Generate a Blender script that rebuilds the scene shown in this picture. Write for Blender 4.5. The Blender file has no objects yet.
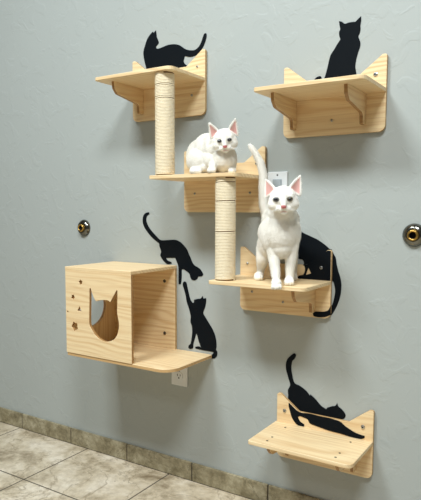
import bpy, bmesh, math, random
from mathutils import Vector, Matrix
from mathutils.geometry import tessellate_polygon

scene = bpy.context.scene
COL = scene.collection
R = math.radians

# ---------------------------------------------------------------- camera
cam_d = bpy.data.cameras.new('camera')
cam = bpy.data.objects.new('camera', cam_d); COL.objects.link(cam)
YAW, PITCH, ROLL = 0.56968, 0.09106, 0.00305
cam.matrix_world = (Matrix.Translation((0, -1.75, 1.0314)) @ Matrix.Rotation(YAW, 4, 'Z')
                    @ Matrix.Rotation(math.pi / 2 - PITCH, 4, 'X') @ Matrix.Rotation(ROLL, 4, 'Z'))
cam_d.sensor_fit = 'AUTO'; cam_d.sensor_width = 36
cam_d.lens = 573.68 * 36 / 500
cam_d.shift_x = (210.5 - 209.68) / 500
cam_d.shift_y = (263.07 - 250) / 500
cam_d.clip_start = .02
scene.camera = cam

# ---------------------------------------------------------------- light
world = bpy.data.worlds.new('room_ambience'); scene.world = world
world.use_nodes = True
bgn = world.node_tree.nodes['Background']
bgn.inputs[0].default_value = (1.0, 0.97, 0.86, 1); bgn.inputs[1].default_value = 0.10

def area(name, loc, sx, sy, power, color, rot=(0, 0, 0)):
    d = bpy.data.lights.new(name, 'AREA'); d.shape = 'RECTANGLE'; d.size = sx; d.size_y = sy
    d.energy = power; d.color = color
    o = bpy.data.objects.new(name, d); COL.objects.link(o); o.location = loc; o.rotation_euler = rot
    return o
area('fill_lamp', (0.1, -1.98, 3.35), .8, .55, 82, (0.90, 0.965, 1.0))
area('fill_lamp', (-1.50, -1.92, 3.35), .8, .55, 82, (0.88, 0.965, 1.0))
area('fill_lamp', (-0.5, -4.0, 3.35), 1.2, .6, 22, (0.95, 0.98, 1.0))  # fill light added out of view behind the camera to lift the lower wall

scene.view_settings.view_transform = 'Standard'
scene.view_settings.look = 'None'
scene.view_settings.gamma = 1
scene.view_settings.exposure = 0.18
scene.view_settings.use_curve_mapping = False

# ---- measured geometry (metres; wall plane is Y = 0, floor is Z = 0) ----
SIL = {
 'perched': [(-1.4085,1.5695),(-1.4143,1.5878),(-1.4208,1.6146),(-1.4207,1.6340),(-1.4119,1.6553),(-1.4033,1.6733),(-1.3905,1.6873),(-1.3796,1.6952),(-1.3762,1.6972),(-1.3713,1.6926),(-1.3613,1.6998),(-1.3589,1.6887),(-1.3573,1.6758),(-1.3508,1.6621),(-1.3484,1.6522),(-1.3550,1.6456),(-1.3617,1.6402),(-1.3584,1.6340),(-1.3494,1.6320),(-1.3288,1.6348),(-1.3045,1.6387),(-1.2765,1.6371),(-1.2529,1.6298),(-1.2334,1.6165),(-1.2179,1.6087),(-1.1987,1.6041),(-1.1835,1.6043),(-1.1684,1.6131),(-1.1587,1.6268),(-1.1513,1.6437),(-1.1468,1.6521),(-1.1416,1.6549),(-1.1365,1.6516),(-1.1364,1.6414),(-1.1408,1.6271),(-1.1497,1.6103),(-1.1631,1.5953),(-1.1782,1.5853),(-1.1987,1.5820),(-1.2140,1.5835),(-1.2272,1.5878),(-1.2311,1.5871),(-1.2318,1.5823),(-1.2350,1.5703),(-1.2288,1.5602),(-1.2202,1.5541),(-1.2257,1.5511),(-1.2241,1.5379),(-1.2257,1.5213),(-1.4045,1.5431)],
 'upright': [(-0.6941,1.4482),(-0.6895,1.4612),(-0.6850,1.4787),(-0.6761,1.5135),(-0.6645,1.5297),(-0.6553,1.5439),(-0.6484,1.5531),(-0.6452,1.5579),(-0.6488,1.5695),(-0.6495,1.5807),(-0.6463,1.5868),(-0.6486,1.6003),(-0.6508,1.6126),(-0.6412,1.6092),(-0.6322,1.6020),(-0.6192,1.6033),(-0.6030,1.6028),(-0.5993,1.6021),(-0.5904,1.6093),(-0.5819,1.6156),(-0.5815,1.6022),(-0.5834,1.5874),(-0.5827,1.5786),(-0.5851,1.5660),(-0.5890,1.5580),(-0.5855,1.5488),(-0.5820,1.5374),(-0.5827,1.5266),(-0.5869,1.5142),(-0.5919,1.4974),(-0.5951,1.4804),(-0.5957,1.4673),(-0.5925,1.4515),(-0.5891,1.4269),(-0.6499,1.4228),(-0.7183,1.4283),(-0.7275,1.4408),(-0.7262,1.4484),(-0.7188,1.4535),(-0.7090,1.4550),(-0.7044,1.4513),(-0.7038,1.4439),(-0.6988,1.4406)],
 'descending': [(-1.4124,1.0230),(-1.3995,1.0246),(-1.3975,1.0176),(-1.4096,1.0097),(-1.4137,0.9941),(-1.4059,0.9746),(-1.3901,0.9554),(-1.3685,0.9364),(-1.3471,0.9200),(-1.3297,0.9182),(-1.3009,0.9206),(-1.2726,0.9214),(-1.2521,0.9145),(-1.2354,0.9022),(-1.2207,0.8877),(-1.2134,0.8729),(-1.2043,0.8568),(-1.1962,0.8399),(-1.1853,0.8292),(-1.1700,0.8226),(-1.1584,0.8143),(-1.1477,0.7993),(-1.1539,0.7915),(-1.1700,0.7889),(-1.1736,0.7812),(-1.1853,0.7744),(-1.1989,0.7757),(-1.2062,0.7866),(-1.2098,0.7977),(-1.2263,0.8081),(-1.2374,0.8127),(-1.2448,0.8108),(-1.2449,0.7879),(-1.2468,0.7649),(-1.2505,0.7554),(-1.2589,0.7540),(-1.2598,0.7716),(-1.2597,0.8099),(-1.2616,0.8266),(-1.2681,0.8401),(-1.2747,0.8535),(-1.3060,0.8520),(-1.3185,0.8514),(-1.3108,0.8418),(-1.2936,0.8365),(-1.2918,0.8304),(-1.3109,0.8279),(-1.3224,0.8334),(-1.3349,0.8445),(-1.3455,0.8595),(-1.3415,0.8752),(-1.3492,0.8943),(-1.3511,0.9059),(-1.3638,0.9133),(-1.3834,0.9259),(-1.4031,0.9434),(-1.4230,0.9665),(-1.4309,0.9860),(-1.4297,1.0057),(-1.4225,1.0175)],
 'reaching': [(-1.2388,0.7619),(-1.2317,0.7666),(-1.2237,0.7630),(-1.2197,0.7500),(-1.2127,0.7240),(-1.2047,0.6998),(-1.1938,0.6875),(-1.1888,0.6929),(-1.1888,0.7012),(-1.1721,0.7059),(-1.1594,0.7086),(-1.1506,0.7184),(-1.1477,0.7096),(-1.1352,0.7115),(-1.1351,0.6977),(-1.1399,0.6768),(-1.1476,0.6556),(-1.1379,0.6402),(-1.1204,0.6174),(-1.1041,0.5948),(-1.0926,0.5676),(-1.0896,0.5394),(-1.0914,0.5244),(-1.0867,0.5193),(-1.0875,0.5028),(-1.0989,0.4913),(-1.1123,0.4902),(-1.1171,0.4953),(-1.1066,0.5059),(-1.1009,0.5149),(-1.1230,0.5152),(-1.1472,0.5152),(-1.1817,0.5172),(-1.1837,0.5236),(-1.1669,0.5275),(-1.1571,0.5238),(-1.1669,0.5459),(-1.1749,0.5699),(-1.1788,0.5752),(-1.1847,0.5561),(-1.1917,0.5343),(-1.1937,0.5173),(-1.2067,0.5122),(-1.2148,0.5161),(-1.2128,0.5249),(-1.2047,0.5326),(-1.1997,0.5543),(-1.1967,0.5798),(-1.1987,0.6005),(-1.2047,0.6165),(-1.2037,0.6375),(-1.2117,0.6659),(-1.2217,0.6900),(-1.2268,0.7145),(-1.2348,0.7389),(-1.2398,0.7510)],
 's4_wall': [(-0.7913,0.9124),(-0.7778,0.9591),(-0.7637,0.9627),(-0.7530,0.9584),(-0.7284,0.9486),(-0.7041,0.9382),(-0.6799,0.9229),(-0.6662,0.9119),(-0.6581,0.9071),(-0.6560,0.9033),(-0.6579,0.8981),(-0.6758,0.8909),(-0.7061,0.8733),(-0.7510,0.8547),(-0.7563,0.8709),(-0.7749,0.8766)],
 's4_plate': [(-0.7505,0.8550),(-0.7455,0.8587),(-0.7355,0.8590),(-0.6985,0.8850),(-0.6670,0.9060),(-0.6550,0.9060),(-0.6545,0.8105),(-0.7535,0.8105),(-0.7638,0.8101),(-0.7675,0.8151),(-0.7612,0.8208),(-0.7472,0.8250),(-0.7418,0.8398),(-0.7442,0.8527)],
 's4_plate_gap': [(-0.7301,0.8483),(-0.7201,0.8300),(-0.7387,0.8236)],
 's4_tail': [(-0.6582,0.9109),(-0.6525,0.8971),(-0.6442,0.8840),(-0.6404,0.8638),(-0.6346,0.8418),(-0.6261,0.8167),(-0.6230,0.7978),(-0.6243,0.7720),(-0.6291,0.7491),(-0.6378,0.7258),(-0.6467,0.7087),(-0.6558,0.6948),(-0.6579,0.7239),(-0.6513,0.7323),(-0.6452,0.7574),(-0.6430,0.7770),(-0.6454,0.7929),(-0.6497,0.8055),(-0.6586,0.8146),(-0.6619,0.8980)],
 's4_tip': [(-0.6519,0.7294),(-0.6603,0.7144),(-0.6770,0.7082),(-0.7044,0.7055),(-0.7118,0.6995),(-0.7089,0.6906),(-0.6937,0.6889),(-0.6699,0.6920),(-0.6506,0.7011)],
 's5_wall': [(-0.8007,0.3929),(-0.8009,0.4077),(-0.8021,0.4249),(-0.7941,0.4437),(-0.8019,0.4684),(-0.8098,0.4932),(-0.8111,0.5147),(-0.8049,0.5329),(-0.7886,0.5498),(-0.7814,0.5551),(-0.7740,0.5502),(-0.7792,0.5366),(-0.7882,0.5267),(-0.7915,0.5047),(-0.7874,0.4794),(-0.7786,0.4532),(-0.7576,0.4456),(-0.7348,0.4324),(-0.7211,0.4178),(-0.7213,0.4240),(-0.7033,0.4116),(-0.6819,0.3919),(-0.6644,0.3838),(-0.6611,0.3891),(-0.6442,0.3978),(-0.6340,0.4010),(-0.6275,0.4116),(-0.6239,0.4016),(-0.6137,0.3949),(-0.6021,0.3840),(-0.5986,0.3760),(-0.6017,0.3675),(-0.6128,0.3599),(-0.6228,0.3565),(-0.6500,0.3563),(-0.6846,0.3561),(-0.7199,0.3573),(-0.7559,0.3570),(-0.7931,0.3829)],
 's5_plate': [(-0.7920,0.3867),(-0.7550,0.3618),(-0.7148,0.3634),(-0.6797,0.3616),(-0.6454,0.3618),(-0.6116,0.3574),(-0.5947,0.3464),(-0.5649,0.3330),(-0.5422,0.3282),(-0.5306,0.3275),(-0.5311,0.3209),(-0.5418,0.3159),(-0.5676,0.3140),(-0.6040,0.3179),(-0.6444,0.3192),(-0.6789,0.3239),(-0.7141,0.3301),(-0.7232,0.3425),(-0.7367,0.3457),(-0.7502,0.3481),(-0.7583,0.3431),(-0.7499,0.3301),(-0.7344,0.3221),(-0.7352,0.3151),(-0.7496,0.3129),(-0.7661,0.3207),(-0.7792,0.3371),(-0.7869,0.3573),(-0.7918,0.3737)],
 'hole': [(-1.4674,0.7519),(-1.4617,0.7540),(-1.4563,0.7403),(-1.4433,0.7164),(-1.4356,0.7088),(-1.4155,0.7147),(-1.3826,0.7175),(-1.3686,0.7122),(-1.3576,0.7278),(-1.3390,0.7552),(-1.3348,0.7556),(-1.3352,0.7257),(-1.3371,0.6769),(-1.3301,0.6452),(-1.3304,0.6248),(-1.3383,0.5994),(-1.3557,0.5800),(-1.3852,0.5689),(-1.4127,0.5713),(-1.4404,0.5846),(-1.4592,0.6043),(-1.4702,0.6216),(-1.4706,0.6553),(-1.4684,0.7059)],
}
CAT_STANDING = [('E', (0.0062, 0.045, 0.1614), (0.0568, 0.058, 0.0695)), ('E', (0.0082, 0.025, 0.1942), (0.0581, 0.06, 0.0459)), ('E', (0.0049, -0.02, 0.1529), (0.0612, 0.085, 0.0565)), ('E', (0.0062, -0.07, 0.138), (0.0548, 0.06, 0.0548)), ('E', (0.0081, 0.035, 0.1185), (0.0441, 0.055, 0.0426)), ('E', (-0.0269, -0.075, 0.1086), (0.0275, 0.045, 0.0452)), ('E', (0.0492, -0.075, 0.1088), (0.0259, 0.045, 0.0452)), ('E', (-0.0264, 0.04, 0.1521), (0.0303, 0.04, 0.0546)), ('E', (0.0402, 0.04, 0.1553), (0.0282, 0.04, 0.0546)), ('C', [(0.0094, 0.03, 0.1761, 0.0518), (0.0088, 0.055, 0.2126, 0.0466), (0.0088, 0.075, 0.2422, 0.0386)]), ('C', [(-0.0181, 0.05, 0.1284, 0.0241), (-0.0151, 0.055, 0.0894, 0.0186), (-0.0112, 0.065, 0.0511, 0.0149), (-0.0095, 0.08, 0.0226, 0.0127), (-0.0093, 0.084, 0.014, 0.0124)]), ('C', [(0.0393, 0.05, 0.1285, 0.0241), (0.0384, 0.05, 0.0892, 0.0187), (0.0357, 0.052, 0.0499, 0.0145), (0.0352, 0.052, 0.0256, 0.0126), (0.0339, 0.05, 0.012, 0.0124)]), ('C', [(-0.0284, -0.075, 0.1021, 0.0291), (-0.037, -0.065, 0.0672, 0.0209), (-0.0395, -0.088, 0.0357, 0.0137), (-0.0407, -0.09, 0.019, 0.0124), (-0.0459, -0.078, 0.011, 0.0117)]), ('C', [(0.0493, -0.075, 0.1023, 0.0291), (0.0575, -0.06, 0.0647, 0.0192), (0.064, -0.08, 0.0368, 0.0136), (0.066, -0.085, 0.0199, 0.0123), (0.0637, -0.075, 0.011, 0.0116)]), ('C', [(-0.0049, -0.09, 0.1664, 0.0228), (-0.0194, -0.112, 0.1985, 0.0178), (-0.0306, -0.11, 0.241, 0.0161), (-0.0343, -0.105, 0.2895, 0.0151), (-0.0343, -0.1, 0.3377, 0.0144), (-0.0442, -0.095, 0.3757, 0.0131), (-0.0593, -0.092, 0.4025, 0.0111), (-0.0709, -0.09, 0.4197, 0.0091), (-0.079, -0.09, 0.4307, 0.0065)]), ('E', (-0.0104, 0.098, 0.0105), (0.0154, 0.02, 0.0123)), ('E', (-0.0231, 0.11306000000000001, 0.0008000000000000004), (0.0045, 0.0095, 0.0081)), ('E', (-0.0164, 0.11693, 0.0008000000000000004), (0.0045, 0.0095, 0.0081)), ('E', (-0.0088, 0.11693, 0.0008000000000000004), (0.0045, 0.0095, 0.0081)), ('E', (-0.0012, 0.11306000000000001, 0.0008000000000000004), (0.0045, 0.0095, 0.0081)), ('E', (0.0322, 0.06, 0.0125), (0.0146, 0.02, 0.0126)), ('E', (0.0197, 0.07506, 0.0088), (0.0043, 0.0095, 0.0083)), ('E', (0.026, 0.07893, 0.0088), (0.0042, 0.0095, 0.0083)), ('E', (0.0332, 0.07893, 0.0088), (0.0042, 0.0095, 0.0083)), ('E', (0.0405, 0.07506, 0.0088), (0.0043, 0.0095, 0.0083)), ('E', (-0.0495, -0.062, 0.0125), (0.0145, 0.02, 0.0135)), ('E', (-0.0611, -0.046939999999999996, 0.0088), (0.0042, 0.0095, 0.0089)), ('E', (-0.0547, -0.04307, 0.0088), (0.0042, 0.0095, 0.0089)), ('E', (-0.0476, -0.04307, 0.0088), (0.0042, 0.0095, 0.0089)), ('E', (-0.0405, -0.046939999999999996, 0.0088), (0.0042, 0.0095, 0.0089)), ('E', (0.0615, -0.058, 0.0125), (0.0136, 0.02, 0.0135)), ('E', (0.0496, -0.042940000000000006, 0.0088), (0.0039, 0.0095, 0.0089)), ('E', (0.0554, -0.03907000000000001, 0.0088), (0.0039, 0.0095, 0.0089)), ('E', (0.0621, -0.03907000000000001, 0.0088), (0.0039, 0.0095, 0.0089)), ('E', (0.0689, -0.042940000000000006, 0.0088), (0.0039, 0.0095, 0.0089))]
CAT_CROUCHED = [('E', (-0.0377, -0.03, 0.0656), (0.0511, 0.06, 0.0562)), ('E', (-0.0158, -0.005, 0.0813), (0.0504, 0.06, 0.0555)), ('E', (0.0039, 0.02, 0.0868), (0.0431, 0.055, 0.0498)), ('E', (0.0369, 0.055, 0.0499), (0.041, 0.05, 0.0456)), ('E', (0.004, 0.02, 0.0481), (0.0498, 0.055, 0.0431)), ('E', (-0.0468, 0.02, 0.0447), (0.0398, 0.04, 0.0415)), ('C', [(0.0006, 0.03, 0.0793, 0.0396), (0.0228, 0.06, 0.0858, 0.0357), (0.0366, 0.08, 0.0961, 0.0321)]), ('C', [(-0.0253, 0.04, 0.027, 0.0197), (-0.0607, 0.045, 0.014, 0.0131)]), ('C', [(0.0086, 0.055, 0.045, 0.0212), (0.0015, 0.068, 0.03, 0.0149), (-0.0024, 0.08, 0.013, 0.0122)]), ('C', [(0.0587, 0.05, 0.0456, 0.0196), (0.0618, 0.06, 0.025, 0.0136), (0.0616, 0.065, 0.01, 0.011)]), ('E', (-0.0556, 0.052, 0.01), (0.0201, 0.02, 0.0095)), ('E', (-0.068, 0.0634, 0.0085), (0.0063, 0.008, 0.0081)), ('E', (-0.0595, 0.0658, 0.0085), (0.0063, 0.008, 0.0081)), ('E', (-0.0511, 0.0658, 0.0085), (0.0063, 0.008, 0.0081)), ('E', (-0.0427, 0.0634, 0.0085), (0.0063, 0.008, 0.0081)), ('E', (-0.0041, 0.09, 0.01), (0.0143, 0.02, 0.0093)), ('E', (-0.0131, 0.10139999999999999, 0.0085), (0.0045, 0.008, 0.0079)), ('E', (-0.0071, 0.10379999999999999, 0.0085), (0.0045, 0.008, 0.0079)), ('E', (-0.0011, 0.10379999999999999, 0.0085), (0.0045, 0.008, 0.0079)), ('E', (0.0049, 0.10139999999999999, 0.0085), (0.0045, 0.008, 0.0079)), ('E', (0.0612, 0.076, 0.01), (0.0129, 0.02, 0.0093)), ('E', (0.0526, 0.08739999999999999, 0.0085), (0.004, 0.008, 0.008)), ('E', (0.058, 0.08979999999999999, 0.0085), (0.004, 0.008, 0.008)), ('E', (0.0633, 0.08979999999999999, 0.0085), (0.004, 0.008, 0.008)), ('E', (0.0688, 0.08739999999999999, 0.0085), (0.004, 0.008, 0.008))]
HEAD_STANDING = (0.0044, 0.115, 0.2526)
HEAD_CROUCHED = (0.037, 0.1, 0.1012)
O_STANDING = (-0.785, -0.14, 0.8095)
O_CROUCHED = (-1.03, -0.125, 1.1489)

# ================================================================= materials
def srgb(r, g, b):
    f = lambda c: c / 12.92 if c <= .04045 else ((c + .055) / 1.055) ** 2.4
    return (f(r / 255), f(g / 255), f(b / 255), 1)

class NT:
    def __init__(s, name):
        s.m = bpy.data.materials.new(name); s.m.use_nodes = True
        s.t = s.m.node_tree; s.b = s.t.nodes['Principled BSDF']
    def n(s, typ, **kw):
        n = s.t.nodes.new(typ)
        for k, v in kw.items():
            if k.startswith('i_'):
                key = k[2:]; key = int(key) if key.isdigit() else key.replace('_', ' ')
                if isinstance(v, bpy.types.NodeSocket): s.t.links.new(v, n.inputs[key])
                else: n.inputs[key].default_value = v
            else: setattr(n, k, v)
        return n
    def link(s, a, b): s.t.links.new(a, b)
    def math(s, op, a, b=0.0, c=None):
        kw = dict(operation=op, i_0=a, i_1=b)
        if c is not None: kw['i_2'] = c
        return s.n('ShaderNodeMath', **kw).outputs[0]
    def mix(s, f, a, b, blend='MIX'):
        n = s.t.nodes.new('ShaderNodeMix'); n.data_type = 'RGBA'; n.blend_type = blend
        for sock, v in ((n.inputs[0], f), (n.inputs[6], a), (n.inputs[7], b)):
            if isinstance(v, bpy.types.NodeSocket): s.link(v, sock)
            else: sock.default_value = v
        return n.outputs[2]
    def ramp(s, f, stops):
        n = s.t.nodes.new('ShaderNodeValToRGB'); s.link(f, n.inputs[0])
        e = n.color_ramp.elements
        while len(e) > 1: e.remove(e[-1])
        e[0].position, e[0].color = stops[0]
        for p, c in stops[1:]:
            x = e.new(p); x.color = c
        return n.outputs[0]
    def bump(s, h, strength, dist):
        n = s.n('ShaderNodeBump', i_Strength=strength, i_Distance=dist, i_Height=h)
        s.link(n.outputs[0], s.b.inputs['Normal'])
    def set(s, **kw):
        for k, v in kw.items():
            sock = s.b.inputs[k.replace('_', ' ')]
            if isinstance(v, bpy.types.NodeSocket): s.link(v, sock)
            else: sock.default_value = v
        return s.m

def flat(name, col, rough=.5, metal=0., **kw):
    return NT(name).set(Base_Color=col, Roughness=rough, Metallic=metal, **kw)

def pine(name, axis, light, mid, dark, rough=.5, seed=0.):
    """Clear-finished pine; grain runs along the given axis."""
    t = NT(name)
    tc = t.n('ShaderNodeTexCoord').outputs['Object']
    sp = t.n('ShaderNodeSeparateXYZ', i_0=tc)
    o = [sp.outputs[0], sp.outputs[1], sp.outputs[2]]
    along = o.pop('XYZ'.index(axis)); u, v = o
    rnd = t.math('MULTIPLY_ADD', t.n('ShaderNodeObjectInfo').outputs['Random'], 20.0, seed)
    def cmb(sa, sc):
        return t.n('ShaderNodeCombineXYZ', i_0=t.math('MULTIPLY', along, sa), i_1=t.math('MULTIPLY', u, sc),
                   i_2=t.math('MULTIPLY', v, sc)).outputs[0]
    n1 = t.n('ShaderNodeTexNoise', noise_dimensions='4D', i_Vector=cmb(1.6, 6.5), i_W=rnd, i_Scale=1.0, i_Detail=2.0).outputs[0]
    ring = t.math('ADD', t.math('MULTIPLY', t.math('ADD', u, v), 300.0), t.math('MULTIPLY', n1, 62.0))
    s = t.math('MULTIPLY_ADD', t.math('SINE', ring), .5, .5)
    s = t.math('POWER', s, 1.8)
    fine = t.n('ShaderNodeTexNoise', noise_dimensions='4D', i_Vector=cmb(6.0, 260.0), i_W=rnd, i_Scale=1.0, i_Detail=3.0).outputs[0]
    broad = t.n('ShaderNodeTexNoise', noise_dimensions='4D', i_Vector=cmb(2.0, 16.0), i_W=rnd, i_Scale=1.0, i_Detail=1.0).outputs[0]
    c = t.mix(t.math('MULTIPLY', s, t.math('MULTIPLY_ADD', broad, 1.1, -.1)), light, mid)
    c = t.mix(t.math('MULTIPLY', t.math('SUBTRACT', fine, .52), 2.2), c, dark)
    # lamella joints of the glued board
    br = t.n('ShaderNodeTexNoise', noise_dimensions='4D', i_Vector=cmb(1.2, 4.0), i_W=rnd, i_Scale=1.0, i_Detail=0.0).outputs[0]
    c = t.mix(t.math('MULTIPLY', t.math('SUBTRACT', br, .45), 1.2), c, t.mix(.5, mid, light))
    t.bump(fine, .06, .001)
    return t.set(Base_Color=c, Roughness=rough)

P_LIGHT, P_MID, P_DARK = srgb(243, 217, 172), srgb(215, 173, 118), srgb(192, 146, 92)
PINE_X = pine('pine_grain_along', 'X', P_LIGHT, P_MID, P_DARK)
PINE_Y = pine('pine_grain_across', 'Y', P_LIGHT, P_MID, P_DARK)
PINE_Z = pine('pine_grain_upright', 'Z', P_LIGHT, P_MID, P_DARK)
PLY_EDGE = pine('pine_sawn_edge', 'X', srgb(206, 168, 116), srgb(186, 144, 94), srgb(160, 118, 74))
SCORCH = pine('browned_cut_edge', 'X', srgb(176, 134, 84), srgb(152, 110, 66), srgb(120, 82, 48))
BLACK = flat('black_board', (.0024, .0044, .0068, 1), .7, Specular_IOR_Level=.12)
STEEL = flat('zinc_bolt', srgb(178, 180, 180), .32, 1.)
STEEL_DARK = flat('dark_bolt', srgb(92, 88, 82), .4, .9)
SOCKET = flat('bolt_socket', srgb(30, 29, 28), .6, .3)
CHROME = flat('chrome_flange', srgb(118, 117, 110), .18, 1.)
BRASS = flat('brass', srgb(196, 158, 84), .3, 1.)
HOLE = flat('dark_bore', srgb(22, 16, 10), .8)
PLASTIC = flat('white_plastic', srgb(226, 228, 228), .35)
PLASTIC_GREY = flat('grey_plastic', srgb(176, 184, 188), .35)

def rope_mat():
    t = NT('sisal_rope')
    tc = t.n('ShaderNodeTexCoord').outputs['Object']
    a = t.n('ShaderNodeTexNoise', i_Vector=tc, i_Scale=420., i_Detail=3.).outputs[0]
    b = t.n('ShaderNodeTexNoise', i_Vector=tc, i_Scale=40., i_Detail=2.).outputs[0]
    c = t.mix(a, srgb(214, 192, 152), srgb(255, 247, 226))
    c = t.mix(t.math('MULTIPLY', b, .35), c, srgb(232, 212, 172))
    t.bump(a, .5, .0012)
    return t.set(Base_Color=c, Roughness=.9)
ROPE = rope_mat()
CORE = flat('cardboard_core', srgb(120, 90, 56), .9)

def wall_mat():
    t = NT('sage_grey_paint')
    tc = t.n('ShaderNodeTexCoord').outputs['Object']
    n = t.n('ShaderNodeTexNoise', i_Vector=tc, i_Scale=14., i_Detail=3., i_Roughness=.55, i_Distortion=.7).outputs[0]
    lump = t.ramp(n, [(.52, (0, 0, 0, 1)), (.60, (1, 1, 1, 1))])
    fine = t.n('ShaderNodeTexNoise', i_Vector=tc, i_Scale=70., i_Detail=3.).outputs[0]
    h = t.math('MULTIPLY_ADD', fine, .22, lump)
    t.bump(h, .4, .0012)
    tone = t.n('ShaderNodeTexNoise', i_Vector=tc, i_Scale=3., i_Detail=2.).outputs[0]
    c = t.mix(tone, srgb(171, 176, 172), srgb(175, 180, 176))
    return t.set(Base_Color=c, Roughness=.6)
WALL = wall_mat()

def stone(name, c1, c2, c3, scale):
    t = NT(name)
    tc = t.n('ShaderNodeTexCoord').outputs['Object']
    rnd = t.n('ShaderNodeObjectInfo').outputs['Random']
    n1 = t.n('ShaderNodeTexNoise', i_Vector=tc, i_Scale=scale, i_Detail=6., i_Roughness=.72, i_Distortion=.25).outputs[0]
    n2 = t.n('ShaderNodeTexNoise', i_Vector=tc, i_Scale=scale * 4.5, i_Detail=5., i_Roughness=.7).outputs[0]
    vn = t.n('ShaderNodeTexNoise', i_Vector=tc, i_Scale=scale * .7, i_Detail=6., i_Roughness=.6, i_Distortion=.7).outputs[0]
    vein = t.ramp(vn, [(.485, (0, 0, 0, 1)), (.5, (1, 1, 1, 1)), (.515, (0, 0, 0, 1))])
    c = t.ramp(n1, [(.30, c3), (.48, c2), (.66, c1)])
    c = t.mix(t.math('MULTIPLY', t.math('SUBTRACT', n2, .45), 1.6), c, c3)
    c = t.mix(t.math('MULTIPLY', vein, .6), c, c3)
    t.bump(n2, .15, .002)
    return t, c

def floor_mat():
    t, c = stone('stone_look_floor_tile', srgb(232, 220, 200), srgb(204, 189, 163), srgb(128, 111, 86), 6.)
    # square tiles 0.44 m with dark grout
    tc = t.n('ShaderNodeTexCoord').outputs['Object']
    sp = t.n('ShaderNodeSeparateXYZ', i_0=tc)
    g = []
    for k, off in ((0, -1.7438), (1, -.3479)):
        q = t.math('DIVIDE', t.math('SUBTRACT', sp.outputs[k], off), .4402)
        d = t.math('ABSOLUTE', t.math('SUBTRACT', t.math('FRACT', t.math('ADD', q, 20.5)), .5))
        g.append(d)
    line = t.math('LESS_THAN', t.math('MINIMUM', g[0], g[1]), .0062)
    c = t.mix(line, c, srgb(84, 76, 64))
    return t.set(Base_Color=c, Roughness=t.math('MULTIPLY_ADD', line, .4, .38))
FLOOR = floor_mat()
_t, _c = stone('stone_look_skirting_tile', srgb(190, 180, 152), srgb(152, 141, 112), srgb(98, 88, 62), 13.)
SKIRT = _t.set(Base_Color=_c, Roughness=.42)
GROUT = flat('dark_grout', srgb(70, 63, 52), .9)

# ================================================================= builders
def link(name, me, mats, parent=None, kind=None):
    o = bpy.data.objects.new(name, me); COL.objects.link(o)
    for m in (mats if isinstance(mats, (list, tuple)) else [mats]): me.materials.append(m)
    if parent is not None:
        o.parent = parent
        me.transform(Matrix.Translation(-parent_origin(parent)))
    if kind: o['kind'] = kind
    return o
def parent_origin(p):
    v = Vector((0, 0, 0))
    while p is not None: v += p.location; p = p.parent
    return v
def thing(name, label, cat, loc, group=None):
    o = bpy.data.objects.new(name, None); COL.objects.link(o); o.location = loc
    o.empty_display_size = .03
    o['label'] = label; o['category'] = cat
    if group: o['group'] = group
    return o
def mesh_from(bm, name, smooth=False):
    me = bpy.data.meshes.new(name); bm.normal_update(); bm.to_mesh(me); bm.free()
    if smooth:
        for p in me.polygons: p.use_smooth = True
    return me

def smooth_outline(pts, n=3, corner=62):
    """Closed Catmull-Rom through the points; sharp turns stay corners."""
    P = [Vector(p) for p in pts]; N = len(P); sharp = []
    for i in range(N):
        a = P[i] - P[i - 1]; b = P[(i + 1) % N] - P[i]
        sharp.append(a.length > 1e-9 and b.length > 1e-9 and math.degrees(a.angle(b)) > corner)
    res = []
    for i in range(N):
        p1, p2 = P[i], P[(i + 1) % N]
        p0 = P[i - 1] if not sharp[i] else p1 - (p2 - p1)
        p3 = P[(i + 2) % N] if not sharp[(i + 1) % N] else p2 + (p2 - p1)
        L = (p2 - p1).length
        for k in range(n):
            t = k / n
            m1 = (p2 - p0) * .5; m2 = (p3 - p1) * .5
            if m1.length > L: m1 *= L / m1.length
            if m2.length > L: m2 *= L / m2.length
            h = (2*t**3-3*t**2+1)*p1 + (t**3-2*t**2+t)*m1 + (-2*t**3+3*t**2)*p2 + (t**3-t**2)*m2
            res.append((h.x, h.y))
    return res

def round_poly(pts, seg=5):
    """pts: (x, y, radius)"""
    out = []; N = len(pts)
    for i in range(N):
        p = Vector(pts[i][:2]); r = pts[i][2] if len(pts[i]) > 2 else 0
        if r <= 0: out.append((p.x, p.y)); continue
        a = (Vector(pts[i - 1][:2]) - p).normalized(); b = (Vector(pts[(i + 1) % N][:2]) - p).normalized()
        ang = a.angle(b); d = r / math.tan(ang / 2)
        c = p + (a + b).normalized() * (r / math.sin(ang / 2))
        s, e = p + a * d - c, p + b * d - c
        for k in range(seg + 1):
            q = s.slerp(e, k / seg) if s.angle(e) > 1e-4 else s
            q = q.normalized() * r
            out.append((c.x + q.x, c.y + q.y))
    return out

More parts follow.
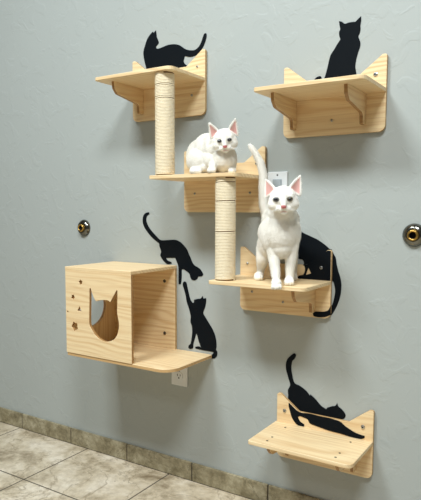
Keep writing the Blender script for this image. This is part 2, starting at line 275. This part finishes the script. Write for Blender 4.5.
def slab(name, outlines, plane, c0, c1, bevel=.0008, edge_dark=False):
    """Extruded board. plane 'XZ': outline (x,z), from y=c0 to y=c1; 'XY': (x,y), z; 'YZ': (y,z), x.
    First outline is the rim, the rest are cut-outs. Material 0 = faces, 1 = cut edge."""
    cu = bpy.data.curves.new(name, 'CURVE'); cu.dimensions = '2D'; cu.fill_mode = 'BOTH'
    for pts in outlines:
        s = cu.splines.new('POLY'); s.points.add(len(pts) - 1); s.use_cyclic_u = True
        for p, q in zip(s.points, pts): p.co = (q[0], q[1], 0, 1)
    cu.extrude = abs(c1 - c0) / 2 - bevel; cu.bevel_depth = bevel; cu.bevel_resolution = 0; cu.offset = -bevel
    ob = bpy.data.objects.new('tmp', cu); COL.objects.link(ob)
    dg = bpy.context.evaluated_depsgraph_get()
    me = bpy.data.meshes.new_from_object(ob.evaluated_get(dg)); me.name = name
    bpy.data.objects.remove(ob); bpy.data.curves.remove(cu)
    mid = (c0 + c1) / 2
    if plane == 'XZ': M = Matrix(((1,0,0,0),(0,0,-1,mid),(0,1,0,0),(0,0,0,1)))
    elif plane == 'XY': M = Matrix(((1,0,0,0),(0,1,0,0),(0,0,1,mid),(0,0,0,1)))
    else: M = Matrix(((0,0,1,mid),(1,0,0,0),(0,1,0,0),(0,0,0,1)))
    me.transform(M)
    bm = bmesh.new(); bm.from_mesh(me); bmesh.ops.remove_doubles(bm, verts=bm.verts, dist=1e-6)
    bmesh.ops.recalc_face_normals(bm, faces=bm.faces); bm.to_mesh(me); bm.free()
    me.materials.clear()
    ax = {'XZ': 1, 'XY': 2, 'YZ': 0}[plane]
    for p in me.polygons:
        p.use_smooth = False
        p.material_index = 0 if abs(p.normal[ax]) > .5 else 1
    return me

def add_box(bm, a, b):
    r = bmesh.ops.create_cube(bm, size=1)
    for v in r['verts']:
        v.co = Vector([(a[i] + b[i]) / 2 + v.co[i] * (b[i] - a[i]) for i in range(3)])
def bevel_box(a, b, w=.001, seg=2):
    bm = bmesh.new(); add_box(bm, a, b)
    bmesh.ops.bevel(bm, geom=bm.edges[:], offset=w, segments=seg, affect='EDGES', profile=.5)
    return bm
def lathe(bm, prof, M, seg=24):
    """prof: (radius, height) revolved about local Z, then placed by M"""
    rings = []
    for r, h in prof:
        if r < 1e-6: rings.append([bm.verts.new(M @ Vector((0, 0, h)))])
        else: rings.append([bm.verts.new(M @ Vector((r * math.cos(2*math.pi*k/seg), r * math.sin(2*math.pi*k/seg), h))) for k in range(seg)])
    for A, B in zip(rings, rings[1:]):
        for k in range(seg):
            a0, a1 = A[k % len(A)], A[(k + 1) % len(A)]; b0, b1 = B[k % len(B)], B[(k + 1) % len(B)]
            vs = []
            for q in (a0, a1, b1, b0):
                if q not in vs: vs.append(q)
            if len(vs) > 2:
                try: bm.faces.new(vs)
                except ValueError: pass
    bmesh.ops.recalc_face_normals(bm, faces=bm.faces[:])
TO_ROOM = lambda x, y, z: Matrix.Translation((x, y, z)) @ Matrix.Rotation(R(90), 4, 'X')   # local Z -> -Y

# ================================================================= the setting
bm = bmesh.new(); add_box(bm, (-4.2, 0, 0), (1.6, .1, 3.0))
wall = link('wall_back', mesh_from(bm, 'wall_back'), WALL, kind='structure')
bm = bmesh.new(); add_box(bm, (-4.2, -3.8, -.08), (1.6, .1, 0))
floor = link('floor', mesh_from(bm, 'floor'), FLOOR, kind='structure')
bm = bmesh.new()
j = -1.8424 - .3242 * 7; BH = .0730
k = j
while k < 1.55:
    sub = bevel_box((k + .0024, -.0100, .0025), (min(k + .3242 - .0024, 1.6), 0.0, BH), .0022, 2)
    me = mesh_from(sub, 't'); bm.from_mesh(me); bpy.data.meshes.remove(me); k += .3242
nf = len(bm.faces)
add_box(bm, (-4.2, -.0072, 0), (1.6, -.0002, BH - .003))
bm.faces.ensure_lookup_table()
for i_ in range(nf, len(bm.faces)): bm.faces[i_].material_index = 1
link('baseboard_back', mesh_from(bm, 'baseboard_back'), [SKIRT, GROUT], kind='structure')

# ================================================================= shelves
W, T, DEPTH = .3315, .012, .2184
G = .0025                                  # the boards hang a hair off the plaster
PF = -(G + T)                              # front face of a back plate
def bolt_mesh(x, y, z, r=.0058, big=False, mat_socket=True):
    bm = bmesh.new()
    M = TO_ROOM(x, y, z)
    lathe(bm, [(0, -.0005), (r * 1.15, -.0005), (r * 1.15, .0006), (r, .001), (r * .86, .0036), (r * .55, .0044), (r * .38, .0044), (r * .38, .0020), (0, .0020)], M, 16)
    for f in bm.faces:
        c = sum(((M.inverted() @ v.co) for v in f.verts), Vector()) / len(f.verts)
        f.material_index = 1 if (math.hypot(c.x, c.y) < r * .40 and c.z > 0) else 0
    return mesh_from(bm, 'bolt')
def screw_top(x, y, z):
    bm = bmesh.new()
    lathe(bm, [(0, .0002), (.0016, .0002), (.0034, .0007), (.0036, -.0003), (0, -.0003)], Matrix.Translation((x, y, z)), 12)
    return mesh_from(bm, 'screw')

def shelf(label, x, z, brackets, bolts, dark_bolts=(), screws=(), drop=.123):
    t = thing('cat_shelf', label, 'shelf', (x + W / 2, -G, z - drop))
    prof = round_poly([(x, z - drop, .020), (x + W, z - drop, .020), (x + W, z + .098, .006), (x + W - .013, z + .098, .006),
                       (x + W - .080, z + .047, .012), (x + .080, z + .047, .012), (x + .013, z + .098, .006), (x, z + .098, .006)])
    link('back_plate', slab('back_plate', [prof], 'XZ', PF, -G), [PINE_X, PLY_EDGE], t)
    top = round_poly([(x - .003, PF, 0), (x - .003, -DEPTH, .008), (x + W, -DEPTH, .022), (x + W, PF, 0)])
    link('shelf_board', slab('shelf_board', [top], 'XY', z - T, z, .0012), [PINE_X, PINE_X], t)
    for dx in brackets:
        pr = smooth_bracket(z - T)
        link('bracket', slab('bracket', [pr], 'YZ', x + dx - T / 2, x + dx + T / 2), [PINE_Y, SCORCH], t)
    for dx, dz in bolts:
        link('bolt', bolt_mesh(x + dx, PF, z + dz), [STEEL, SOCKET], t)
    for dx, dz in dark_bolts:
        link('bolt', bolt_mesh(x + dx, PF, z + dz, .0038), [STEEL, SOCKET], t)
    for dx, y in screws:
        link('screw', screw_top(x + dx, y, z), [STEEL_DARK], t)
    return t
def smooth_bracket(zb):
    P = [(PF, 0, 0), (PF, -.092, 0), (PF - .024, -.092, .003), (PF - .027, -.060, .012),
         (-.160, -.041, .014), (-.176, -.024, .012), (-.179, 0, 0)]
    return [(y, zb + dz) for y, dz in round_poly(P, 5)]

EAR_L, EAR_R, MIDH, LOW_L, LOW_R = (.029, .041), (W - .0325, .041), (W / 2, -.082), (.048, -.056), (W - .056, -.056)
shelf('pine wall shelf at upper left, rope post under its right front corner', -1.4651, 1.4995,
      (.0475,), [EAR_L], [EAR_R, LOW_R, MIDH], drop=.129)
shelf('pine wall shelf at top right with two brackets and a clear underside', -.8278, 1.3945,
      (.0410, .2670), [EAR_L, EAR_R], [MIDH], drop=.127)
shelf('pine wall shelf carrying the crouching white cat', -1.2246, 1.1489,
      (), [EAR_L], [EAR_R, LOW_L, LOW_R])
shelf('pine wall shelf carrying the standing white cat', -.9850, .8095,
      (.275,), [EAR_R], [EAR_L, LOW_L, MIDH])
shelf('empty pine wall shelf lowest of all, near the floor', -.8360, .3141,
      (.050, .275), [EAR_L, EAR_R], [], [(.051, -.055), (.051, -.152), (.051, -.187), (.274, -.055), (.274, -.152), (.274, -.187)])

# ---- sisal posts
def post(label, x, y, z0, z1, seams):
    t = thing('scratching_post', label, 'scratching post', (x, y, z0))
    bm = bmesh.new()
    lathe(bm, [(0, z0), (.0305, z0), (.0305, z1), (0, z1)], Matrix.Translation((x, y, 0)), 32)
    link('core', mesh_from(bm, 'core', False), CORE, t)
    rng = random.Random(len(label)); rr = .0024; rad = .0311
    bm = bmesh.new(); zz = z0 + rr; SEG = 30; prev = None; k = 0
    pitch = .0047
    while zz < z1 - rr * .9:
        th = 2 * math.pi * k / SEG
        extra = sum(.0026 / SEG for s in seams if abs(zz - s) < .0040)
        w = rad + rng.uniform(-.00025, .00025)
        ring = []
        for q in range(6):
            a = 2 * math.pi * q / 6
            r_ = w + rr * math.cos(a)
            ring.append(bm.verts.new((x + r_ * math.cos(th), y + r_ * math.sin(th), zz + rr * 1.08 * math.sin(a))))
        if prev:
            for q in range(6): bm.faces.new((prev[q], prev[(q + 1) % 6], ring[(q + 1) % 6], ring[q]))
        else: bm.faces.new(ring[::-1])
        prev = ring; k += 1; zz += pitch / SEG + extra
    bm.faces.new(prev)
    link('rope_wrap', mesh_from(bm, 'rope_wrap', True), ROPE, t)
    # stray fibres standing off the rope
    bm = bmesh.new()
    for i in range(150):
        th = rng.uniform(0, 2 * math.pi); z = rng.uniform(z0 + .01, z1 - .01)
        d = Vector((math.cos(th), math.sin(th), rng.uniform(-.9, .9))) + Vector((-math.sin(th), math.cos(th), 0)) * rng.uniform(-1.5, 1.5)
        d.normalize(); L = rng.uniform(.003, .008)
        p0 = Vector((x + 0.0330 * math.cos(th), y + .0330 * math.sin(th), z)); p1 = p0 + d * L
        if (p1.xy - Vector((x, y))).length < .0328: continue
        n = d.orthogonal().normalized() * .00022; m = d.cross(n).normalized() * .00022
        A = [bm.verts.new(p0 + q) for q in (n, m, -n, -m)]; tip = bm.verts.new(p1)
        for q in range(4): bm.faces.new((A[q], A[(q + 1) % 4], tip))
    f_ = link('loose_fibres', mesh_from(bm, 'loose_fibres'), ROPE, t); f_['kind'] = 'stuff'
    return t
post('upper rope-wrapped scratching post between top left shelf and crouching cat shelf', -1.1880, -.1775, 1.1489, 1.4875, (1.405, 1.447))
post('lower rope-wrapped scratching post beside the standing white cat', -.9480, -.1775, .8095, 1.1369, (.965, 1.062, 1.122))

# ---- house box
XL, XR, ZT, ZB, BD, XB = -1.5825, -1.2670, .8256, .4928, .2670, -1.1065
hb = thing('cat_house', 'pine cat house box with cat face doorway and side step', 'cat house', ((XL + XR) / 2, -G, ZB))
base = round_poly([(XL, -G, 0), (XL, -BD + .003, .004), (XB, -BD + .003, .058), (XB, -G, .004)], 8)
link('base_board', slab('base_board', [base], 'XY', ZB, ZB + T, .0012), [PINE_X, PLY_EDGE], hb)
zf, ztt = ZB + T, ZT - T
def star(cx, cz, r, rot, n=5, inner=.62):
    return [(cx + r * (1 if k % 2 == 0 else inner) * math.cos(rot + math.pi * k / n),
             cz + r * (1 if k % 2 == 0 else inner) * math.sin(rot + math.pi * k / n)) for k in range(2 * n)]
door_hole = [(q[0] + .006, q[1]) for q in smooth_outline(SIL['hole'], 4, 55)]
holes = [door_hole, star(-1.5045, .7723, .0105, .5), star(-1.5446, .7149, .0105, 1.1), star(-1.5127, .6717, .0125, 1.5, 3, .45),
         star(-1.5379, .6066, .0180, .75, 5, .74), star(-1.5735, .6581, .0045, .3)]
link('front_panel', slab('front_panel', [[(XL, zf), (XR, zf), (XR, ztt), (XL, ztt)]] + holes, 'XZ', -BD, -BD + T), [PINE_X, SCORCH], hb)
link('back_panel', slab('back_panel', [[(XL, zf), (XR, zf), (XR, ztt), (XL, ztt)]], 'XZ', -G - T, -G), [PINE_X, PLY_EDGE], hb)
circ = [(-.1404 + .0738 * math.cos(2 * math.pi * k / 48), .657 + .0738 * math.sin(2 * math.pi * k / 48)) for k in range(48)]
link('side_panel', slab('side_panel', [[(-BD + T, zf), (-G - T, zf), (-G - T, ztt), (-BD + T, ztt)], circ], 'YZ', XL, XL + T), [PINE_Z, SCORCH], hb)
link('top_panel', slab('top_panel', [[(XL, -BD), (XR, -BD), (XR, -G), (XL, -G)]], 'XY', ZT - T, ZT, .0012), [PINE_X, PINE_X], hb)
for z in (.764, .5624):
    link('bolt', bolt_mesh(-1.3155, PF, z, .0056), [STEEL_DARK, SOCKET], hb)

# ================================================================= black cat cut-outs
def cutout(label, pieces):
    allp = [p for k, _ in pieces for p in SIL[k]]
    x = sum(p[0] for p in allp) / len(allp); z = min(p[1] for p in allp)
    ms = [slab('cut', [smooth_outline(SIL[k], 4)] + ([SIL[k + '_gap']] if k + '_gap' in SIL else []), 'XZ', y0 - .0016, y0, .0002) for k, y0 in pieces]
    if len(ms) == 1:
        o = bpy.data.objects.new('cat_silhouette', ms[0]); COL.objects.link(o)
        ms[0].materials.append(BLACK); ms[0].materials.append(BLACK)
        o.location = (x, 0, z); ms[0].transform(Matrix.Translation((-x, 0, -z)))
        o['label'] = label; o['category'] = 'silhouette'; return o
    t = thing('cat_silhouette', label, 'silhouette', (x, 0, z))
    for me, (k, y0) in zip(ms, pieces):
        nm = {'s4_wall': 'body', 's4_plate': 'front_quarter', 's4_tail': 'tail', 's4_tip': 'tail_tip', 's5_wall': 'body', 's5_plate': 'front_quarter'}[k]
        me.name = nm
        link(nm, me, [BLACK, BLACK], t)
    return t
ON_WALL, ON_PLATE = -.0003, PF - .0002
cutout('black cat silhouette crouching with raised tail above the upper left shelf', [('perched', ON_WALL)])
cutout('black cat silhouette sitting upright above the top right shelf', [('upright', ON_WALL)])
cutout('black cat silhouette climbing head-down off the box top', [('descending', ON_WALL)])
cutout('black cat silhouette sitting on the box step with one paw raised', [('reaching', ON_WALL)])
cutout('black cat silhouette partly hidden behind the standing white cat', [('s4_wall', ON_WALL), ('s4_plate', ON_PLATE), ('s4_tail', ON_WALL), ('s4_tip', ON_PLATE)])
cutout('black cat silhouette stretching forward on the lowest shelf back plate', [('s5_wall', ON_WALL), ('s5_plate', ON_PLATE)])

# ================================================================= wall fittings
def flange(label, x, z):
    t = thing('pipe_flange', label, 'pipe fitting', (x, 0, z))
    bm = bmesh.new(); M = TO_ROOM(x, 0, z)
    lathe(bm, [(.0345, -.0005), (.0345, .002), (.0335, .005), (.030, .010), (.0245, .0145), (.019, .0165), (.0175, .0165), (.0172, 0)], M, 40)
    link('escutcheon', mesh_from(bm, 'escutcheon', True), CHROME, t)
    bm = bmesh.new()
    lathe(bm, [(.0160, 0), (.0160, .022), (.0152, .0245), (.0130, .0255), (.0108, .0245), (.0098, .022), (.0098, .003), (0, .003)], M, 32)
    for f in bm.faces:
        c = sum(((M.inverted() @ v.co) for v in f.verts), Vector()) / len(f.verts)
        f.material_index = 1 if math.hypot(c.x, c.y) < .0099 else 0
    link('brass_stub', mesh_from(bm, 'brass_stub', True), [BRASS, HOLE], t)
flange('round metal pipe flange with brass stub above the cat house box', -1.747, .958)
flange('round metal pipe flange with brass stub right of the standing cat shelf', -.4045, .9615)

# light switch (rocker)
sx, sz = -.8505, 1.103
t = thing('light_switch', 'white rocker light switch behind the standing white cat', 'light switch', (sx, 0, sz))
link('wall_plate', mesh_from(bevel_box((sx - .036, -.006, sz - .058), (sx + .036, 0, sz + .058), .002, 2), 'wall_plate'), PLASTIC, t)
link('rocker_frame', mesh_from(bevel_box((sx - .0168, -.0072, sz - .0335), (sx + .0168, -.004, sz + .0335), .0006, 1), 'rocker_frame'), PLASTIC_GREY, t)
bm = bmesh.new()
v_ = [(-.0145, -.0072, -.031), (.0145, -.0072, -.031), (.0145, -.0072, .031), (-.0145, -.0072, .031)]
lo = [bm.verts.new((sx + a, b + .002, sz + c)) for a, b, c in v_]
hi = [bm.verts.new((sx + a, b - (.005 if c > 0 else .0005), sz + c)) for a, b, c in v_]
bm.faces.new(lo); bm.faces.new(hi[::-1])
for q in range(4): bm.faces.new((lo[q], hi[q], hi[(q + 1) % 4], lo[(q + 1) % 4]))
bmesh.ops.recalc_face_normals(bm, faces=bm.faces[:])
link('rocker', mesh_from(bm, 'rocker'), PLASTIC_GREY, t)
for dz in (.047, -.047):
    bm = bmesh.new(); lathe(bm, [(0, .0012), (.002, .001), (.0032, 0), (.0032, -.001)], TO_ROOM(sx, -.006, sz + dz), 12)
    link('screw', mesh_from(bm, 'screw'), STEEL_DARK, t)

# duplex outlet
ox, oz = -1.2540, .4220
t = thing('power_outlet', 'white duplex power outlet under the cat house step', 'outlet', (ox, 0, oz))
link('wall_plate', mesh_from(bevel_box((ox - .037, -.006, oz - .0585), (ox + .037, 0, oz + .0585), .002, 2), 'wall_plate'), PLASTIC, t)
for dz in (.0195, -.0195):
    pr = [(ox + .0172 * math.cos(a), oz + dz + max(-.0142, min(.0142, .0172 * math.sin(a)))) for a in [2 * math.pi * q / 28 for q in range(28)]]
    r_ = link('socket', slab('socket', [pr], 'XZ', -.0085, -.004, .0004), [PLASTIC, PLASTIC], t)
    for dx, w, h, d2 in ((-.0063, .0028, .0092, .003), (.0063, .0028, .0074, .003), (0, .0056, .0056, -.0075)):
        b_ = bmesh.new(); add_box(b_, (ox + dx - w / 2, -.0087, oz + dz + d2 - h / 2), (ox + dx + w / 2, -.0080, oz + dz + d2 + h / 2))
        link('slot', mesh_from(b_, 'slot'), HOLE, r_)
bm = bmesh.new(); lathe(bm, [(0, .0012), (.002, .001), (.0032, 0), (.0032, -.001)], TO_ROOM(ox, -.006, oz), 12)
link('screw', mesh_from(bm, 'screw'), STEEL_DARK, t)

# ================================================================= white cats
def fur_mat():
    t = NT('white_fur')
    tc = t.n('ShaderNodeTexCoord').outputs['Object']
    mp = t.n('ShaderNodeMapping', i_Vector=tc, i_Scale=(1., 1., .35)).outputs[0]
    n = t.n('ShaderNodeTexNoise', i_Vector=mp, i_Scale=330., i_Detail=3., i_Roughness=.65).outputs[0]
    n2 = t.n('ShaderNodeTexNoise', i_Vector=tc, i_Scale=45., i_Detail=3.).outputs[0]
    pink = t.n('ShaderNodeAttribute', attribute_name='pink_skin').outputs['Fac']
    nose = t.n('ShaderNodeAttribute', attribute_name='nose_skin').outputs['Fac']
    rim = t.n('ShaderNodeAttribute', attribute_name='eye_rim').outputs['Fac']
    c = t.mix(n2, srgb(246, 240, 228), srgb(253, 250, 243))
    c = t.mix(pink, c, srgb(216, 150, 141))
    c = t.mix(nose, c, srgb(214, 124, 126))
    c = t.mix(rim, c, srgb(74, 60, 58))
    t.bump(t.math('MULTIPLY_ADD', n2, .8, n), .35, .0022)
    return t.set(Base_Color=c, Roughness=.85, Sheen_Weight=.25, Sheen_Roughness=.5)
FUR = fur_mat()
def eye_mat(name, iris, pupil_r):
    t = NT(name)
    tc = t.n('ShaderNodeTexCoord').outputs['Object']
    sp = t.n('ShaderNodeSeparateXYZ', i_0=tc)
    d = t.math('SQRT', t.math('ADD', t.math('POWER', sp.outputs[0], 2.), t.math('POWER', sp.outputs[2], 2.)))
    c = t.ramp(t.math('MULTIPLY', d, 100.), [(0, (.004, .004, .005, 1)), (pupil_r, (.004, .004, .005, 1)), (pupil_r + .06, iris), (.62, iris), (.74, (.02, .017, .016, 1))])
    return t.set(Base_Color=c, Roughness=.08, Coat_Weight=.6, Coat_Roughness=.03)

RV = Vector((math.cos(YAW), math.sin(YAW), 0)); BV = Vector((math.sin(YAW), -math.cos(YAW), 0)); UP = Vector((0, 0, 1))

def ell(bm, c, ax, rad, sub=3):
    r = bmesh.ops.create_icosphere(bm, subdivisions=sub, radius=1)
    for v in r['verts']:
        v.co = c + ax[0] * (v.co.x * rad[0]) + ax[1] * (v.co.y * rad[1]) + ax[2] * (v.co.z * rad[2])
def chain(bm, pts):
    """tapering limb through (Vector, radius) joints: overlapping round sections"""
    for (p, r), (q, s) in zip(pts, pts[1:]):
        n = max(2, int((q - p).length / (min(r, s) * .35)))
        for k in range(n + 1):
            t_ = k / n
            ell(bm, p.lerp(q, t_), (Vector((1,0,0)), Vector((0,1,0)), Vector((0,0,1))), (r + (s - r) * t_,) * 3, 2)

def white_cat(label, O, spec, head_c, yaw, pitch, roll, s, ears, eyes, gaze):
    O = Vector(O)
    world = lambda a, b, h: O + RV * a + BV * b + UP * h
    bm = bmesh.new()
    for e in spec:
        if e[0] == 'E': ell(bm, world(*e[1]), (RV, BV, UP), e[2])
        else:
            pts = [(world(*q[:3]), q[3]) for q in e[1]]
            chain(bm, pts)
    # head frame: x to the picture right, y out of the face, z up
    rot = Matrix.Rotation(yaw, 3, 'Z') @ Matrix.Rotation(pitch, 3, 'X') @ Matrix.Rotation(roll, 3, 'Y')
    basis = Matrix((RV, -BV, UP)).transposed()            # columns, right handed: x, -y(face), z
    Mh = basis @ rot
    X, Y, Z = Mh.col[0], -Mh.col[1], Mh.col[2]
    HC = world(*head_c)
    hp = lambda x, y, z: HC + (X * x + Y * y + Z * z) * s
    E = lambda x, y, z, a, b, c: ell(bm, hp(x, y, z), (X, Y, Z), (a * s, b * s, c * s))
    E(0, -.006, .007, .0365, .040, .032)          # skull
    E(0, .004, -.001, .041, .030, .023)           # brow and cheek band
    for q in (-1, 1):
        E(q * .0205, .006, -.011, .0225, .024, .0185)      # cheek
        E(q * .0085, .0275, -.0210, .0120, .012, .0088)    # whisker pad
        E(q * .0150, .014, .012, .0160, .016, .012)       # brow
    for k in range(7):                                  # bridge of the nose
        u = k / 6
        E(0, .026 + .013 * u, .010 - .023 * u, .0115 - .0035 * u, .010, .0105 - .003 * u)
    E(0, .0385, -.0155, .0058, .0048, .0045)      # nose tip
    E(0, .0265, -.0305, .0098, .0098, .0072)      # chin
    E(0, .012, -.021, .021, .021, .013)           # jaw
    tris = []
    for (bi, bo, tip) in ears:                    # ear: inner base, outer base, tip as (x, y, z)
        a, b, c = hp(*bi), hp(*bo), hp(*tip)
        m = (a + b) / 2; w = (b - a).length / 2
        along = (c - m); wide = (b - a).normalized(); nrm = wide.cross(along).normalized()
        if nrm.dot(Y) < 0: nrm.negate()
        N = 26
        for k in range(N + 1):
            u = k / N
            half = w * (1 - u ** 1.45) ** .95 + .0014
            cc = m + along * u
            # a shallow cup: two rims forward, the hollow set back
            for q in range(-3, 4):
                f_ = q / 3
                ell(bm, cc + wide * (half * f_ * .88) + nrm * (.0055 * (f_ * f_ - .75) * (1 - u)), (wide, nrm, along.normalized()),
                    (max(half * .3, .0019), .0021, .0030), 1)
        tris.append((a, b, c, nrm))
    # eye sockets sit slightly proud: lids
    for (ex, ez, *_r) in eyes:
        E(ex, .0245, ez, .0098, .0085, .0078)
    me = bpy.data.meshes.new('tmp_cat'); bm.to_mesh(me); bm.free()
    ob = bpy.data.objects.new('tmp_cat', me); COL.objects.link(ob)
    rm = ob.modifiers.new('r', 'REMESH'); rm.mode = 'VOXEL'; rm.voxel_size = .0018; rm.use_smooth_shade = True
    sm = ob.modifiers.new('s', 'SMOOTH'); sm.factor = .5; sm.iterations = 7
    dg = bpy.context.evaluated_depsgraph_get()
    body = bpy.data.meshes.new_from_object(ob.evaluated_get(dg)); body.name = 'white_cat'
    bpy.data.objects.remove(ob); bpy.data.meshes.remove(me)
    for p in body.polygons: p.use_smooth = True
    # skin colouring of the coat mesh
    A = body.attributes.new('pink_skin', 'FLOAT', 'POINT'); Bn = body.attributes.new('nose_skin', 'FLOAT', 'POINT'); Cr = body.attributes.new('eye_rim', 'FLOAT', 'POINT')
    nt = hp(0, .042, -.0145); ec = [hp(ex, .031, ez) for ex, ez, *_ in eyes]
    sst = lambda a, b, x: (lambda u: u * u * (3 - 2 * u))(max(0, min(1, (x - a) / (b - a))))
    for i, v in enumerate(body.vertices):
        p = v.co
        if (p - HC).length > .14: continue
        best = 0
        for a, b, c, n in tris:
            d = p - a; e1 = b - a; e2 = c - a
            d00 = e1.dot(e1); d01 = e1.dot(e2); d11 = e2.dot(e2); d20 = d.dot(e1); d21 = d.dot(e2)
            den = d00 * d11 - d01 * d01
            vb = (d11 * d20 - d01 * d21) / den; wc = (d00 * d21 - d01 * d20) / den; ua = 1 - vb - wc
            k = min(ua, vb) ; dist = d.dot(n)
            if abs(dist) < .014 and v.normal.dot(n) > .15 and wc > .02:
                best = max(best, sst(.0, .08, k) * sst(.0, .12, wc) * (1 - sst(.88, .98, wc)) * sst(.15, .5, v.normal.dot(n)))
        A.data[i].value = best * .85
        q = p - nt
        dn = math.sqrt((q.dot(X) / .0080) ** 2 + (q.dot(Z) / .0058) ** 2 + (q.dot(Y) / .012) ** 2) / s
        nose = 1 - sst(.8, 1.15, dn)
        # mouth line
        mq = p - hp(0, .036, -.0275)
        mouth = (1 - sst(.0008, .0022, abs(mq.dot(Z) + abs(mq.dot(X)) * .25))) * (1 - sst(.007, .012, abs(mq.dot(X)))) * (1 if mq.dot(Y) > -.012 else 0)
        Bn.data[i].value = max(nose, mouth * .55)
        er = 0
        for q, (_a, _b, _m, rx_, rz_) in zip(ec, eyes):
            d = p - q
            r_ = math.sqrt((d.dot(X) / (rx_ * 1.22)) ** 2 + (d.dot(Z) / (rz_ * 1.24)) ** 2) / s
            if d.dot(Y) > -.02: er = max(er, 1 - sst(.75, 1.15, r_))
        Cr.data[i].value = er * .95
    t = bpy.data.objects.new('white_cat', body); COL.objects.link(t); body.materials.append(FUR)
    t['label'] = label; t['category'] = 'cat'
    t.location = O; body.transform(Matrix.Translation(-O))
    for i, (ex, ez, mat, rx, rz) in enumerate(eyes):
        bm = bmesh.new(); bmesh.ops.create_icosphere(bm, subdivisions=4, radius=1)
        for v in bm.verts: v.co = Vector((v.co.x * rx, v.co.y * .0062, v.co.z * rz)) * s
        em = mesh_from(bm, 'eye', True); em.materials.append(mat)
        e_ = bpy.data.objects.new('eye', em); COL.objects.link(e_); e_.parent = t
        M4 = Mh.to_4x4(); M4.translation = hp(ex, .0305, ez) - O
        e_.matrix_local = M4 @ Matrix.Rotation(-R(14) * (1 if ex > 0 else -1), 4, 'Y')
    # short coat
    rng = random.Random(11); bm_v = []; bm_f = []
    polys = body.polygons; areas = [p.area for p in polys]
    picks = rng.choices(range(len(polys)), weights=areas, k=42000)
    back = -BV * .35 - Z * 0 + Vector((0, 0, -1))
    for pi in picks:
        p = polys[pi]; i0 = p.vertices[0]
        m_ = max(A.data[i0].value, Bn.data[i0].value, Cr.data[i0].value)
        if m_ > .12: continue
        c = p.center.copy(); n = p.normal
        hd_ = (c + O - HC)
        onhead = hd_.length < .075 * s
        L = rng.uniform(.0035, .006) if onhead else rng.uniform(.006, .011)
        if c.z < .03: L *= .6
        fl = (hd_.normalized() - Y * .9) if onhead else back
        fl = fl + Vector((rng.uniform(-.45, .45), rng.uniform(-.45, .45), rng.uniform(-.45, .45)))
        fl = fl - n * fl.dot(n)
        if fl.length < 1e-4: continue
        fl.normalize()
        d = (fl + n * rng.uniform(.22, .5)).normalized()
        sd = d.cross(n).normalized() * rng.uniform(.00022, .0004)
        k0 = len(bm_v); base_ = c - n * .0006; midp = c + d * (L * .55); tip_ = c + d * L - n * (L * .22)
        bm_v += [base_ - sd, base_ + sd, midp + sd * .7, midp - sd * .7, tip_]
        bm_f += [(k0, k0 + 1, k0 + 2, k0 + 3), (k0 + 3, k0 + 2, k0 + 4)]
    fm = bpy.data.meshes.new('fur_coat'); fm.from_pydata([tuple(q) for q in bm_v], [], bm_f); fm.materials.append(FUR)
    fo = bpy.data.objects.new('fur_coat', fm); COL.objects.link(fo); fo.parent = t; fo['kind'] = 'stuff'
    # whiskers
    rng = random.Random(5)
    for q in (-1, 1):
        bm = bmesh.new()
        for k in range(7):
            p0 = hp(q * rng.uniform(.010, .015), .036, -.019 - rng.uniform(0, .007))
            d = (X * q * 1. + Y * rng.uniform(-.1, .35) + Z * rng.uniform(-.35, .2)).normalized()
            L = rng.uniform(.028, .046); prev = None
            for j_ in range(6):
                u = j_ / 5; c = p0 + d * (L * u) - Z * (.008 * u * u); r_ = .00028 * (1 - u * .8)
                n = d.orthogonal().normalized() * r_; m_ = d.cross(n).normalized() * r_
                ring = [bm.verts.new(c + w_) for w_ in (n, m_, -n, -m_)]
                if prev:
                    for z_ in range(4): bm.faces.new((prev[z_], prev[(z_ + 1) % 4], ring[(z_ + 1) % 4], ring[z_]))
                prev = ring
        o_ = link('whiskers', mesh_from(bm, 'whiskers'), WHISK, t)
        o_['kind'] = 'stuff'
    return t
WHISK = flat('whisker', srgb(245, 245, 242), .5)
EYE_BLUE = eye_mat('dark_blue_eye', srgb(56, 64, 80), .46)
EYE_AMBER = eye_mat('dark_amber_eye', srgb(104, 92, 48), .46)

white_cat('white cat standing with tail raised on the shelf, facing the room', O_STANDING, CAT_STANDING, HEAD_STANDING,
          R(-6), R(5), R(-2), 1.05,
          [((-.021, -.004, .030), (-.0475, -.010, .008), (-.0470, -.014, .058)),
           ((.0160, -.004, .031), (.0455, -.010, .010), (.0480, -.014, .065))],
          [(-.0200, .0045, EYE_BLUE, .0076, .0055), (.0170, .0050, EYE_AMBER, .0076, .0057)], None)
white_cat('white cat crouching on the shelf beside the upper rope post', O_CROUCHED, CAT_CROUCHED, HEAD_CROUCHED,
          R(-3), R(13), R(-7), .93,
          [((-.016, -.004, .030), (-.044, -.010, .010), (-.0455, -.006, .064)),
           ((.016, -.004, .030), (.044, -.010, .010), (.044, -.006, .066))],
          [(-.0165, .0040, EYE_BLUE, .0070, .0052), (.0170, .0040, EYE_BLUE, .0070, .0052)], None)

# repeats of a kind share a group phrase
GROUPS = {'cat_shelf': 'pine cat shelves on the wall', 'scratching_post': 'rope-wrapped scratching posts',
          'cat_silhouette': 'black cat silhouettes on the wall', 'pipe_flange': 'pipe flanges on the wall', 'white_cat': 'white cats on the shelves'}
for o in scene.objects:
    k = o.name.split('.')[0]
    if o.parent is None and k in GROUPS: o['group'] = GROUPS[k]
